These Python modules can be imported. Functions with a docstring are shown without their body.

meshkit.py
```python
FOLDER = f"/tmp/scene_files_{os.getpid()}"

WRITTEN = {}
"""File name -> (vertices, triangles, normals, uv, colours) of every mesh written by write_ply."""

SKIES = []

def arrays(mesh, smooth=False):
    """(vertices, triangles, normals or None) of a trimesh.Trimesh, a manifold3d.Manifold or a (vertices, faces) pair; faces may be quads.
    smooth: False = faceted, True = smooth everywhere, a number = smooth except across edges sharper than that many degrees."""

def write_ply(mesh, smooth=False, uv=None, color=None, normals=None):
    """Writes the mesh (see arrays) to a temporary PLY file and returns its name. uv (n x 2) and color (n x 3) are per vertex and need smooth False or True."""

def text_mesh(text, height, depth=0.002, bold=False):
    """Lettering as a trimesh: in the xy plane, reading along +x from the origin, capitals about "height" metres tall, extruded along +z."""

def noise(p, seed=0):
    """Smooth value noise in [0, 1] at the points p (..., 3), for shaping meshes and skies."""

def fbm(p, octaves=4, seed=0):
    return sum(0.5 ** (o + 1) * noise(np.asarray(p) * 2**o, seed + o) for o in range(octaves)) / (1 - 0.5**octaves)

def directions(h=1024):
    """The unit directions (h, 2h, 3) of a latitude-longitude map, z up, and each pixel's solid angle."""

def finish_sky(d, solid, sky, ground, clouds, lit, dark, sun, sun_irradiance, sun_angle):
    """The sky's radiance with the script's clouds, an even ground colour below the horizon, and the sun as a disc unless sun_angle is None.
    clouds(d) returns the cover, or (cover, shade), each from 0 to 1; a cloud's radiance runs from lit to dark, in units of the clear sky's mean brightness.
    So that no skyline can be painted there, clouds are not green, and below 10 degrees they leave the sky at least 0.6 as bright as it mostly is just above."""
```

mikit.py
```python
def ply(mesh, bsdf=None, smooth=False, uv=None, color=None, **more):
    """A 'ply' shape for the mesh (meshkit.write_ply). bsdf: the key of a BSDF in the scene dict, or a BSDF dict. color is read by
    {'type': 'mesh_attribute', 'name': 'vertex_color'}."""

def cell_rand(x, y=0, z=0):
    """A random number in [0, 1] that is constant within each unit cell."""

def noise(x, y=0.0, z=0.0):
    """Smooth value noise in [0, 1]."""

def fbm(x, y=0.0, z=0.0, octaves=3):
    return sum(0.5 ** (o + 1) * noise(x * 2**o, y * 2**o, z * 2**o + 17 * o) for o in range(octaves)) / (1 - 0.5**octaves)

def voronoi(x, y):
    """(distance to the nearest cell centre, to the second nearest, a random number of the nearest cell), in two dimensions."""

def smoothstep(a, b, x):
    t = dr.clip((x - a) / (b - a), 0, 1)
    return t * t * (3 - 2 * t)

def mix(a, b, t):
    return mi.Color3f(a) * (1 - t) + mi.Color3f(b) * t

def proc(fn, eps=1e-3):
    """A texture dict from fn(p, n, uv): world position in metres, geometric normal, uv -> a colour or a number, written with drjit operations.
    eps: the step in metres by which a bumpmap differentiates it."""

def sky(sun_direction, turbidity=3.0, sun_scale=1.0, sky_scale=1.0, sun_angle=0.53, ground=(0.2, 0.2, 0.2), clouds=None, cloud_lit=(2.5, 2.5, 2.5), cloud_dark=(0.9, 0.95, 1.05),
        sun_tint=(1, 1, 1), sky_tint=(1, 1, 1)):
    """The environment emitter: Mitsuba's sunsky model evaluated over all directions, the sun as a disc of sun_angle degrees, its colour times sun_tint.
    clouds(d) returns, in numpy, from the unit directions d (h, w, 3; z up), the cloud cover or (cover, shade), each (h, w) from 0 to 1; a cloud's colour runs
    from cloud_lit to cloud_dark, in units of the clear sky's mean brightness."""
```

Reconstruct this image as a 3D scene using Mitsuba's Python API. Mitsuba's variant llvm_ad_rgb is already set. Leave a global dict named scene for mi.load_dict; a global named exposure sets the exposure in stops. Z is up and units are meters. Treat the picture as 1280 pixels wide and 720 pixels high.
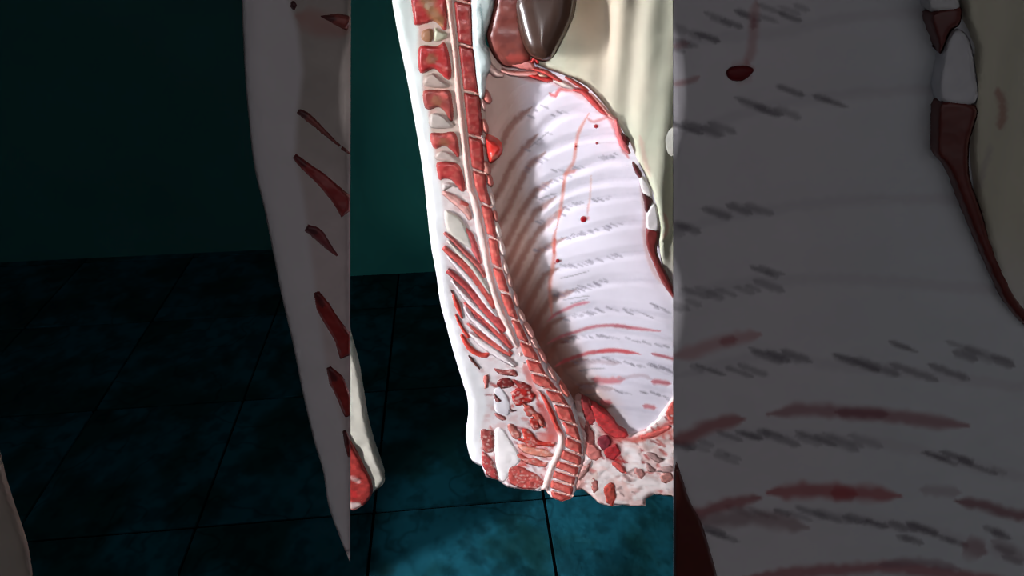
import math, numpy as np, mitsuba as mi, mikit, meshkit, shapely, trimesh
import drjit as dr
from scipy.spatial import Delaunay
from mikit import proc, noise, fbm, voronoi, smoothstep, mix
T = mi.ScalarTransform4f
scene, labels = {}, {}
rng = np.random.default_rng(7)

# ------------------------------------------------------------------ camera, light, exposure
FOCAL, PITCH, EYE = 750.0, math.radians(35.0), np.array([0.0, 0.0, 1.6])
FWD = np.array([0, math.cos(PITCH), -math.sin(PITCH)])
UPV = np.array([0, math.sin(PITCH), math.cos(PITCH)])
scene['camera'] = {'type': 'perspective', 'fov': 2 * math.degrees(math.atan(640 / FOCAL)), 'fov_axis': 'x', 'near_clip': 0.02,
                   'far_clip': 50.0, 'to_world': T().look_at(origin=EYE.tolist(), target=(EYE + FWD).tolist(), up=[0, 0, 1])}
exposure = 0.0
AMBIENT = (0.265, 0.258, 0.268)        # even fill light added through the open front of the room, behind the camera
scene['ambient_fill'] = {'type': 'constant', 'sampling_weight': 3.0, 'radiance': {'type': 'rgb', 'value': list(AMBIENT)}}
TUBE_XY, TUBE_Z, TUBE_RADIANCE = (-3.9, -1.06), (0.75, 2.05), (2900.0, 2860.0, 2960.0)   # unseen tube added beyond the door slot to light the middle half

# narrow fill beams added beside the eye: (picture point it is aimed at, half angle, intensity)
FILL_POS = np.array([0.0, -0.03, 1.64])
BEAMS = [((640, 165), 14.2, 0.8), ((700, 395), 10.4, 0.8), ((748, 600), 6.6, 1.0), ((612, 668), 10.2, 1.9)]
for k, ((u, v), half_angle, power) in enumerate(BEAMS):
    aim = EYE + FWD * FOCAL + np.array([u - 640, 0, 0]) - (v - 360) * UPV
    aim = EYE + (aim - EYE) / np.linalg.norm(aim - EYE) * 1.0
    scene[f'fill_beam_{k}'] = {'type': 'spot', 'cutoff_angle': half_angle, 'beam_width': half_angle * 0.72, 'sampling_weight': 0.6, 'intensity': {'type': 'rgb', 'value': [power, power, power * 1.02]},
                                'to_world': T().look_at(origin=FILL_POS.tolist(), target=aim.tolist(), up=[0, 0, 1])}

# ------------------------------------------------------------------ helpers
def lin(c):
    c = np.asarray(c, float) / 255.0
    return np.where(c <= 0.04045, c / 12.92, ((c + 0.055) / 1.055) ** 2.4)

def tri3(c): return tuple(float(x) for x in lin(c))

def rgb(c, k=1.0):
    return {'type': 'rgb', 'value': (lin(c) * k).tolist()}

def at(u, v, y):
    """the point at depth y that is seen at picture position (u, v)"""
    u, v, y = np.broadcast_arrays(np.asarray(u, float), np.asarray(v, float), np.asarray(y, float))
    d = FWD * FOCAL + (u - 640)[..., None] * np.array([1.0, 0, 0]) - (v - 360)[..., None] * UPV
    return EYE + d * (y / d[..., 1])[..., None]

def floor_at(u, v):
    d = FWD * FOCAL + (u - 640) * np.array([1.0, 0, 0]) - (v - 360) * UPV
    return EYE + d * (-EYE[2] / d[2])

def free(key):
    if key not in scene and key not in labels: return key
    k = 1
    while f'{key}_{k:03d}' in scene or f'{key}_{k:03d}' in labels: k += 1
    return f'{key}_{k:03d}'

def obj(name, shape, parent=None, label=None):
    key = free(f'{parent}__{name}' if parent else name)
    scene[key] = shape
    if label: labels[key] = {'label': label}
    return key

def thing(name, label, category, group=None):
    key = free(name)
    labels[key] = {'label': label, 'category': category}
    if group: labels[key]['group'] = group
    return key

def struct(name, shape):
    scene[name] = shape
    labels[name] = {'kind': 'structure'}
    return name

def curve(pts, n=8):
    """a smooth line through the points (Catmull-Rom)"""
    p = np.asarray(pts, float)
    if len(p) < 3: return np.array([p[0] + (p[-1] - p[0]) * t for t in np.linspace(0, 1, n + 1)])
    q = np.vstack([2 * p[0] - p[1], p, 2 * p[-1] - p[-2]])
    out = []
    for i in range(1, len(q) - 2):
        a, b, c, d = q[i - 1:i + 3]
        for t in np.arange(n) / n:
            out.append(0.5 * (2 * b + (c - a) * t + (2 * a - 5 * b + 4 * c - d) * t * t + (3 * b - a - 3 * c + d) * t ** 3))
    return np.array(out + [p[-1]])

def loop(pts, n=4):
    p = np.asarray(pts, float)
    q = np.vstack([p[-1:], p, p[:2]])
    out = []
    for i in range(1, len(q) - 2):
        a, b, c, d = q[i - 1:i + 3]
        for t in np.arange(n) / n:
            out.append(0.5 * (2 * b + (c - a) * t + (2 * a - 5 * b + 4 * c - d) * t * t + (3 * b - a - 3 * c + d) * t ** 3))
    return np.array(out)

def poly(pts):
    g = shapely.Polygon(np.asarray(pts, float))
    if not g.is_valid: g = g.buffer(0)
    if g.geom_type != 'Polygon': g = max(g.geoms, key=lambda x: x.area)
    return g

def ribbon(pts, w0, w1=None, smooth=True):
    """a tapering band round a line: widths at start, middle, end or one width"""
    c = curve(pts) if smooth else np.asarray(pts, float)
    w = np.interp(np.linspace(0, 1, len(c)), np.linspace(0, 1, len(w0)), w0) if isinstance(w0, (list, tuple)) else np.full(len(c), w0)
    t = np.gradient(c, axis=0); t /= np.linalg.norm(t, axis=1, keepdims=True) + 1e-9
    nrm = np.stack([-t[:, 1], t[:, 0]], 1) * w[:, None] / 2
    return poly(np.vstack([c + nrm, (c - nrm)[::-1]]))

def seg_dist(uv, pts):
    """distance to the line, growing towards its ends so that marks run out in a point"""
    p = np.asarray(pts, float)
    best = np.full(len(uv), 1e9)
    ln = np.append(0, np.cumsum(np.linalg.norm(np.diff(p, axis=0), axis=1)))
    pos, i = np.zeros(len(uv)), 0
    for a, b in zip(p[:-1], p[1:]):
        ab = b - a
        t = np.clip(((uv - a) @ ab) / max(ab @ ab, 1e-9), 0, 1)
        d = np.linalg.norm(uv - a - t[:, None] * ab, axis=1)
        pos = np.where(d < best, ln[i] + t * (ln[i + 1] - ln[i]), pos)
        best = np.minimum(best, d); i += 1
    pos = pos / max(ln[-1], 1e-9)
    return best / np.clip(np.minimum(pos, 1 - pos) / 0.14, 0.12, 1) ** 0.6

def sstep(a, b, x):
    t = np.clip((x - a) / (b - a), 0, 1)
    return t * t * (3 - 2 * t)

def paint(uv, col, marks):
    """stains and fibre marks of their own shape: (line, half width, colour, strength)"""
    for pts, w, c, s in marks:
        p = np.asarray(pts, float)
        m = w + 1
        inside = (uv[:, 0] > p[:, 0].min() - m) & (uv[:, 0] < p[:, 0].max() + m) & (uv[:, 1] > p[:, 1].min() - m) & (uv[:, 1] < p[:, 1].max() + m)
        if not inside.any(): continue
        i = np.nonzero(inside)[0]
        a = s * sstep(w, 0.2 * w, seg_dist(uv[i], p) + 0.35 * w * (meshkit.noise(np.c_[uv[i] * (1.6 / max(w, 2)), np.full(len(i), w)]) - 0.4))
        col[i] = col[i] * (1 - a[:, None]) + lin(c) * a[:, None]
    return col

def slab(outline, depth, bulge=0.0, rim=6.0, thick=0.0, back_rim=20.0, step=4.0, rough=0.0, rough_scale=60.0, seed=0, soft=False):
    """A solid piece of flesh: front face at depth(u, v) swollen by bulge and rounded off over rim, back face thick metres behind it.
    Returns (vertices, faces, uv)."""
    g = outline if hasattr(outline, 'exterior') else poly(outline)
    if not callable(depth): depth = (lambda y: (lambda u, v: np.full(np.shape(u), y)))(depth)
    n = max(8, int(g.exterior.length / step))
    ring = np.array([g.exterior.interpolate(t, normalized=True).coords[0] for t in np.arange(n) / n])
    x0, y0, x1, y1 = g.bounds
    gx, gy = np.meshgrid(np.arange(x0, x1, step), np.arange(y0, y1, step * 0.866))
    gx = gx + (np.arange(gx.shape[0])[:, None] % 2) * step / 2
    inner = np.stack([gx.ravel(), gy.ravel()], 1)
    inner = inner[shapely.contains_xy(g, inner)]
    edge = g.exterior
    if len(inner):
        inner = inner[shapely.distance(edge, shapely.points(inner)) > 0.55 * step]
    uv = np.vstack([ring, inner])
    tri = Delaunay(uv).simplices
    cen = uv[tri].mean(1)
    tri = tri[shapely.contains_xy(g, cen)]
    a, b, c = uv[tri[:, 0]], uv[tri[:, 1]], uv[tri[:, 2]]
    area = (b[:, 0] - a[:, 0]) * (c[:, 1] - a[:, 1]) - (b[:, 1] - a[:, 1]) * (c[:, 0] - a[:, 0])
    tri[area > 0] = tri[area > 0][:, ::-1]
    tri = tri[np.abs(area) > 1e-3]
    d = shapely.distance(edge, shapely.points(uv)); d[:n] = 0
    prof = np.sqrt(np.clip(1 - (1 - np.clip(d / rim, 0, 1)) ** 2, 0, 1))
    if soft: prof = sstep(0, 1, np.clip(d / rim, 0, 1))
    y = depth(uv[:, 0], uv[:, 1])
    base = at(uv[:, 0], uv[:, 1], y)
    front = at(uv[:, 0], uv[:, 1], y - bulge * prof)
    if rough:
        front[:, 1] -= rough * (meshkit.fbm(base * rough_scale, 3, seed) - 0.5) * np.clip(d / 4, 0, 1)
    if thick <= 0: return front, tri, uv
    bp = np.sqrt(np.clip(1 - (1 - np.clip(d / back_rim, 0, 1)) ** 2, 0, 1))
    back = base + np.array([0, 1.0, 0]) * (thick * bp)[:, None]
    m = len(uv)
    if soft: return np.vstack([front, base + np.array([0, thick, 0])]), np.vstack([tri, tri[:, ::-1] + m]), np.vstack([uv, uv])
    remap = np.arange(m) + m - n; remap[:n] = np.arange(n)
    return np.vstack([front, back[n:]]), np.vstack([tri, remap[tri[:, ::-1]]]), np.vstack([uv, uv[n:]])

def flesh(name, parent, geo, color, marks=(), mottle=0.10, scale=55.0, second=None, second_amt=0.5, second_at=0.5, bsdf='wet_flesh', label=None, seed=0, colorfn=None, streak=(1, 1, 1)):
    v, f, uv = geo
    q = v * np.asarray(streak) * scale
    n1 = meshkit.fbm(q, 4, seed)
    col = np.tile(lin(color), (len(v), 1))
    if colorfn is not None: col = colorfn(uv, v, col)
    if second is not None:
        a = second_amt * sstep(second_at - 0.08, second_at + 0.08, meshkit.fbm(q * 1.7 + 11, 4, seed + 5))
        col = col * (1 - a[:, None]) + lin(second) * a[:, None]
    col *= (1 + mottle * 2 * (n1 - 0.5))[:, None]
    col = np.clip(paint(uv, col, marks), 0, 1) * 0.86
    return obj(name, mikit.ply((v, f), bsdf, smooth=True, color=col), parent, label)

# ------------------------------------------------------------------ materials
VC = {'type': 'mesh_attribute', 'name': 'vertex_color'}
def two(b): return {'type': 'twosided', 'bsdf': b}
scene['wet_flesh'] = two({'type': 'principled', 'base_color': VC, 'roughness': 0.36, 'specular': 0.45})
scene['kidney_skin'] = two({'type': 'principled', 'base_color': VC, 'roughness': 0.16, 'specular': 0.6, 'clearcoat': 1.0, 'clearcoat_gloss': 0.95})
scene['soft_fat'] = two({'type': 'principled', 'base_color': VC, 'roughness': 0.55, 'specular': 0.35})
scene['glossy_organ'] = two({'type': 'principled', 'base_color': VC, 'roughness': 0.2, 'specular': 0.6, 'clearcoat': 0.7, 'clearcoat_gloss': 0.9})

def wall_col(p, n, uv):
    a = fbm(p.x * 3, p.y * 3, p.z * 3, 4)
    return mix(tri3((24, 82, 84)), tri3((36, 100, 98)), a)
def rear_lit_col(p, n, uv): return wall_col(p, n, uv) * mi.Color3f(3.0, 3.3, 3.0)  # same teal, brightened in the colour in place of light on the rear wall
scene['rear_paint_lit'] = two({'type': 'principled', 'base_color': proc(rear_lit_col), 'roughness': 0.6, 'specular': 0.3})
scene['teal_paint'] = two({'type': 'principled', 'base_color': proc(wall_col), 'roughness': 0.6, 'specular': 0.3})

def slate_col(shift):
    def fn(p, n, uv):
        a = fbm(p.x * 7 + shift, p.y * 7, 1.0, 5)
        b = fbm(p.x * 23 + shift, p.y * 23, 4.0, 4)
        vein = smoothstep(0.035, 0.0, dr.abs(fbm(p.x * 5 + 9 + shift, p.y * 5, 2.0, 4) - 0.5))
        c = mix(tri3((16, 66, 70)), tri3((24, 94, 112)), smoothstep(0.35, 0.65, a))
        c = mix(c, tri3((5, 38, 44)), smoothstep(0.4, 0.75, b) * 0.5)
        return mix(c, tri3((2, 26, 32)), vein * 0.35)
    return fn
def slate_bump(p, n, uv):
    return 0.5 * fbm(p.x * 9, p.y * 9, 3.0, 5) + 0.3 * fbm(p.x * 30, p.y * 30, 1.0, 3)
for k in range(3):
    scene[f'slate_{k}'] = two({'type': 'bumpmap', 'scale': 0.012, 'tex': proc(slate_bump, eps=2e-3),
                               'bsdf': {'type': 'principled', 'base_color': proc(slate_col(3.7 * k)), 'roughness': 0.5, 'specular': 0.3}})
scene['grout'] = two({'type': 'diffuse', 'reflectance': rgb((10, 14, 16))})
scene['plaster'] = two({'type': 'diffuse', 'reflectance': rgb((40, 60, 60))})
scene['added_door_paint'] = two({'type': 'principled', 'base_color': rgb((40, 62, 66)), 'roughness': 0.5})
scene['steel'] = two({'type': 'roughconductor', 'material': 'Cr', 'alpha': 0.25})
scene['lamp_white'] = two({'type': 'diffuse', 'reflectance': rgb((200, 200, 200))})

# ------------------------------------------------------------------ room
YAW = math.radians(5.5)
RX, RY = np.array([math.cos(YAW), math.sin(YAW), 0]), np.array([-math.sin(YAW), math.cos(YAW), 0])
ROOM = T([[RX[0], RY[0], 0, 0], [RX[1], RY[1], 0, 0], [0, 0, 1, 0], [0, 0, 0, 1]])
def room(p): return np.array([np.dot(p[:2], RX[:2]), np.dot(p[:2], RY[:2])])
def box(x0, y0, z0, x1, y1, z1, rot=True):
    m = trimesh.creation.box((x1 - x0, y1 - y0, z1 - z0))
    m.apply_translation(((x0 + x1) / 2, (y0 + y1) / 2, (z0 + z1) / 2))
    if rot: m.apply_transform(np.array(ROOM.matrix))
    return m
corner = room(floor_at(405, 347))                  # where the rear wall steps back
wall_y, recess_y = corner[1], room(floor_at(170, 320))[1]
HEIGHT = 3.0
struct('wall_back', mikit.ply(box(corner[0], wall_y, 0, 2.9, wall_y + 0.1, HEIGHT), 'rear_paint_lit'))
struct('wall_back_recess', mikit.ply(trimesh.util.concatenate([box(-3.2, recess_y, 0, corner[0] + 0.1, recess_y + 0.1, HEIGHT),
       box(corner[0], wall_y + 0.1, 0, corner[0] + 0.1, recess_y, HEIGHT)]), 'teal_paint'))
struct('wall_right', mikit.ply(box(2.8, -2.2, 0, 2.9, wall_y, HEIGHT), 'teal_paint'))
struct('ceiling', mikit.ply(box(-5.0, -2.2, HEIGHT, 2.9, recess_y + 0.1, HEIGHT + 0.1), 'plaster'))
# left wall with an unseen slot added to bound the beam; beyond it the added tube
WX = -2.8
def slot_y(deg): return TUBE_XY[1] + (WX - TUBE_XY[0]) * math.tan(math.radians(deg))
gap0, gap1 = TUBE_XY[1] + (WX - 0.04 - TUBE_XY[0]) * math.tan(math.radians(22.5)), slot_y(29.0)
struct('wall_left', mikit.ply(trimesh.util.concatenate([box(WX - 0.04, -3.2, 0, WX, gap0 - 0.0, HEIGHT, False),
       box(WX - 0.04, gap1 + 0.62, 0, WX, 3.4, HEIGHT, False), box(WX - 0.04, gap0, 2.1, WX, gap1 + 0.62, HEIGHT, False)]), 'teal_paint'))
struct('added_door_1', mikit.ply(box(WX - 0.04, gap1, 0.01, WX, gap1 + 0.62, 2.1, False), 'added_door_paint'))  # unseen panel placed so its edge bounds the tube beam
struct('wall_corridor', mikit.ply(trimesh.util.concatenate([box(-5.0, -3.2, 0, -4.9, 3.4, HEIGHT, False), box(-5.0, -3.3, 0, WX, -3.2, HEIGHT, False),
       box(-5.0, 3.4, 0, WX, 3.5, HEIGHT, False)]), 'plaster'))

TILE = 0.52
joint = room(floor_at(680, 623))
floor_key = struct('floor', mikit.ply(box(-5.2, -3.6, -0.06, 3.4, 3.6, -0.008), 'grout'))
for i in range(-7, 6):
    for j in range(-2, 6):
        x0, y0 = joint[0] + i * TILE, joint[1] + (j - 0) * TILE
        if y0 > recess_y or x0 < -3.3 or x0 > 2.9 or y0 < -0.6: continue
        g, h = 0.0045, 0.0015 * rng.random()
        m = trimesh.creation.extrude_polygon(shapely.box(x0 + g, y0 + g, x0 + TILE - g, y0 + TILE - g).buffer(-0.004).buffer(0.004, quad_segs=2), 0.008 + h, engine='earcut')
        m.apply_translation((0, 0, -0.008))
        m.apply_transform(np.array(ROOM.matrix))
        obj('tile', mikit.ply(m, f'slate_{rng.integers(3)}'), floor_key)

tube = thing('added_tube_lamp', 'white upright tube added out of view to light the middle half from the left', 'lamp')
m = trimesh.creation.cylinder(0.013, TUBE_Z[1] - TUBE_Z[0], sections=24); m.apply_translation((*TUBE_XY, sum(TUBE_Z) / 2))
obj('tube', mikit.ply(m, 'lamp_white', smooth=40, emitter={'type': 'area', 'sampling_weight': 6.0, 'radiance': {'type': 'rgb', 'value': list(TUBE_RADIANCE)}}), tube)
m = box(TUBE_XY[0] - 0.06, TUBE_XY[1] - 0.03, 0, TUBE_XY[0] - 0.02, TUBE_XY[1] + 0.03, TUBE_Z[1] + 0.1, False)
obj('batten', mikit.ply(m, 'lamp_white'), tube)
for z in (TUBE_Z[0] - 0.02, TUBE_Z[1] + 0.02):
    obj('holder', mikit.ply(box(TUBE_XY[0] - 0.03, TUBE_XY[1] - 0.02, z - 0.02, TUBE_XY[0] + 0.018, TUBE_XY[1] + 0.02, z + 0.02, False), 'lamp_white'), tube)

fill_lamp = thing('fill_lamp', 'black fill lamp added out of view beside the viewer', 'fill_lamp')  # unseen body for the added fill beams
m = trimesh.creation.cylinder(0.02, 0.16, sections=24); m.apply_transform(trimesh.geometry.align_vectors([0, 0, 1], FWD)); m.apply_translation(FILL_POS - FWD * 0.12)
obj('body', mikit.ply(m, 'grout', smooth=40), fill_lamp)
m = trimesh.creation.cylinder(0.03, 0.03, sections=24); m.apply_transform(trimesh.geometry.align_vectors([0, 0, 1], FWD)); m.apply_translation(FILL_POS - FWD * 0.03)
obj('head', mikit.ply(m, 'grout', smooth=40), fill_lamp)

# ------------------------------------------------------------------ the lit pork half
Y0 = 0.75
half = thing('pork_half', 'brightly lit split pork half with red backbone, white ribs and dark kidney, in the middle', 'pork half', 'pork halves hanging side by side')
FAT_OUT = [(464, -190), (478, -70), (489, 0), (500, 59), (510, 108), (520, 164), (528, 213), (533, 259), (538, 305), (545, 344), (550, 380), (558, 410), (562, 425), (568, 446), (578, 479), (584, 499), (585, 518), (582, 545), (587, 571), (594, 579), (602, 583)]
FAT_IN = [(506, -190), (512, -70), (516, 0), (517, 26), (523, 36), (522, 66), (528, 95), (529, 118), (535, 138), (538, 164), (543, 187), (545, 210), (549, 226), (552, 240), (555, 266), (555, 289), (554, 307), (558, 334), (562, 361), (567, 389), (575, 415), (580, 436), (588, 450), (604, 470), (606, 490), (609, 509), (601, 533), (600, 561), (604, 583)]
BOTTOM = [(602, 583), (607, 596), (622, 600), (634, 609), (656, 612), (673, 614), (681, 612), (689, 622), (702, 627), (715, 623), (719, 614), (727, 608)]
CANAL_L = [(542, -190), (550, -70), (556, 0), (564, 59), (569, 125), (576, 180), (582, 236), (587, 246), (597, 298), (607, 344), (618, 384), (630, 410), (638, 425), (650, 446), (660, 476), (668, 487), (675, 494), (686, 518), (693, 535), (697, 545), (697, 556), (692, 568), (683, 590), (677, 607), (676, 614)]
CANAL_R = [(550, -190), (560, -70), (565, 0), (573, 75), (579, 131), (586, 197), (592, 236), (597, 249), (609, 302), (615, 341), (627, 380), (640, 410), (647, 430), (656, 455), (665, 482), (676, 488), (685, 500), (693, 516), (699, 532), (706, 543), (704, 564), (693, 587), (686, 610), (686, 618), (690, 632)]
SPINE_R = [(577, -190), (585, -70), (591, 0), (592, 49), (596, 85), (601, 118), (604, 148), (605, 184), (610, 236), (614, 247), (620, 282), (628, 331), (638, 364), (649, 397), (663, 426), (672, 440), (684, 466), (703, 489), (716, 509), (723, 531), (728, 551), (728, 574), (720, 597), (716, 618), (712, 632)]
def xr_(v, line):
    line = np.asarray(line); return np.interp(v, line[:, 1], line[:, 0])

# body of the sawn face: back fat, chine and neck in one slab
body_out = poly(np.vstack([curve(FAT_OUT, 4), BOTTOM[1:], np.array(SPINE_R)[::-1] + [3, 0]]))
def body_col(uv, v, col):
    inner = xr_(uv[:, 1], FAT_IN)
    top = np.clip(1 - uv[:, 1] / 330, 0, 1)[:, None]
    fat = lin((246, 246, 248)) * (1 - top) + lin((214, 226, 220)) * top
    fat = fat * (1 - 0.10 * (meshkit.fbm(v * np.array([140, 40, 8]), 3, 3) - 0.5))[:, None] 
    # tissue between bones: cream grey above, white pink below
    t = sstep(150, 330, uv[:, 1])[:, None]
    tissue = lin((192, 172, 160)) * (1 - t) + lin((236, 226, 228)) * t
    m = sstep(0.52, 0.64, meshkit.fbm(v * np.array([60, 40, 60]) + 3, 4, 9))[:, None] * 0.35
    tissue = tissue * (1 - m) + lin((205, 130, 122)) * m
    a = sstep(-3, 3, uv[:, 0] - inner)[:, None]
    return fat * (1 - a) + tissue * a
BM = []
neck = [(604, 470), (640, 462), (668, 487), (692, 535), (690, 560), (676, 610), (640, 608), (607, 594), (601, 540)]
for _ in range(150):                    # marbled neck: red flecks lying along the grain
    x, y = rng.uniform(604, 694), rng.uniform(462, 608)
    if not shapely.contains_xy(poly(neck), x, y): continue
    far = (x - 604) / 90
    if rng.random() > 0.25 + 0.75 * far and not (y > 575): continue
    L, an = rng.uniform(3, 9), rng.normal(0.45, 0.35)
    dx, dy = L * math.cos(an), L * math.sin(an)
    BM.append(([(x - dx, y - dy), (x, y + rng.normal(0, 1)), (x + dx, y + dy)], rng.uniform(1.6, 3.6), [(196, 66, 62), (150, 60, 60), (214, 110, 100), (178, 40, 42)][rng.integers(4)], rng.uniform(0.5, 0.95)))
BM += [([(672, 500), (690, 535), (690, 560)], 12, (205, 70, 62), 0.8), ([(640, 590), (660, 560), (690, 545)], 16, (214, 96, 84), 0.7), ([(655, 455), (672, 500)], 8, (214, 100, 90), 0.7)]
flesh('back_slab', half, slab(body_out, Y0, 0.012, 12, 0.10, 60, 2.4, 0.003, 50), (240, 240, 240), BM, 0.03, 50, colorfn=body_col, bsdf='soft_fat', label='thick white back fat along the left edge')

# spinal canal: pale groove strip
canal = poly(np.vstack([curve(CANAL_L, 4), curve(CANAL_R, 4)[::-1]]))
def canal_col(uv, v, col):
    t = sstep(100, 330, uv[:, 1])[:, None]
    c = lin((222, 184, 172)) * (1 - t) + lin((244, 218, 212)) * t
    r = (sstep(484, 494, uv[:, 1]) * sstep(548, 536, uv[:, 1]))[:, None]
    return c * (1 - r) + lin((205, 78, 68)) * r
flesh('spinal_canal', half, slab(canal.intersection(body_out), Y0 - 0.011, 0.005, 4, 0.012, 4, 2.2, 0.003, 90), (230, 205, 200), mottle=0.10, scale=90, colorfn=canal_col, label='pale pink strip of the sawn spinal canal')

# vertebral bodies, one block between each pair of disc lines
cuts = [-186, -124, -60, 2, 57, 116, 171, 214, 256, 297, 334, 366, 399, 428, 450, 468, 488, 506, 529, 550, 566, 580, 592, 604, 617, 629]
def across(v, frac):
    return xr_(v, CANAL_R) * (1 - frac) + xr_(v, SPINE_R) * frac
for a, b in zip(cuts[:-1], cuts[1:]):
    tilt = 0.0 if a < 520 else 3
    va = np.linspace(a + 1.2, b - 1.2, 7)
    left = [(across(t, 0.06), t - 3 - tilt) for t in va]
    right = [(across(t, 0.95), t + 3 + tilt * 0.3) for t in va]
    g = poly(left + right[::-1]).buffer(-1.5).buffer(1.5).intersection(body_out)
    t = min(1, max(0, (a - 120) / 150))
    c = np.array((138, 38, 38)) * (1 - t) + np.array((202, 84, 78)) * t
    mk = []
    for _ in range(5):
        y = rng.uniform(a, b); x = across(y, rng.uniform(0.2, 0.85))
        mk.append(([(x, y), (x + rng.uniform(-3, 3), y + rng.uniform(2, 8))], rng.uniform(1.2, 3), (228, 140, 128) if a > 200 else (190, 92, 84), 0.55))
    flesh('vertebra', half, slab(g, Y0 - 0.011, 0.006, 4, 0.012, 4, 2.2, 0.003, 120, len(scene)), c, mk, 0.3, 120, second=c * 0.75 + np.array([52, 50, 42]), second_amt=0.55)
# white discs between them
for a in cuts[1:-1]:
    x0, x1 = across(a, 0.08), across(a, 1.02)
    g = ribbon([(x0, a - 3), ((x0 + x1) / 2, a + rng.uniform(-1.5, 1.5)), (x1, a + 3)], [1.0, 1.6, 2.6])
    flesh('disc', half, slab(g, Y0 - 0.014, 0.003, 1.5, 0.008, 2, 1.5), (236, 190, 178) if a > 200 else (214, 150, 140), mottle=0.15)

# spinous processes and muscle left of the canal
RED = (164, 46, 46)
blocks = [([(514, -50), (518, -8), (552, -8), (550, -50)], (188, 170, 156)),
          ([(516, -12), (517, 26), (520, 32), (534, 30), (541, 27), (547, 30), (554, 38), (559, 36), (558, 10), (555, -12)], RED),
          ([(523, 60), (522, 76), (524, 90), (530, 92), (541, 86), (548, 90), (557, 99), (563, 100), (565, 90), (562, 70), (556, 52), (546, 57), (530, 56)], RED),
          ([(529, 113), (530, 132), (534, 137), (540, 137), (548, 134), (556, 140), (563, 152), (567, 148), (566, 128), (562, 113), (548, 112)], (150, 66, 60)),
          ([(538, 166), (539, 180), (544, 187), (556, 183), (566, 190), (572, 198), (575, 192), (572, 172), (566, 164), (552, 166)], (162, 62, 58)),
          ([(546, 203), (546, 216), (549, 226), (556, 224), (565, 226), (576, 240), (582, 238), (580, 222), (574, 206), (562, 202)], (176, 62, 60))]
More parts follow.
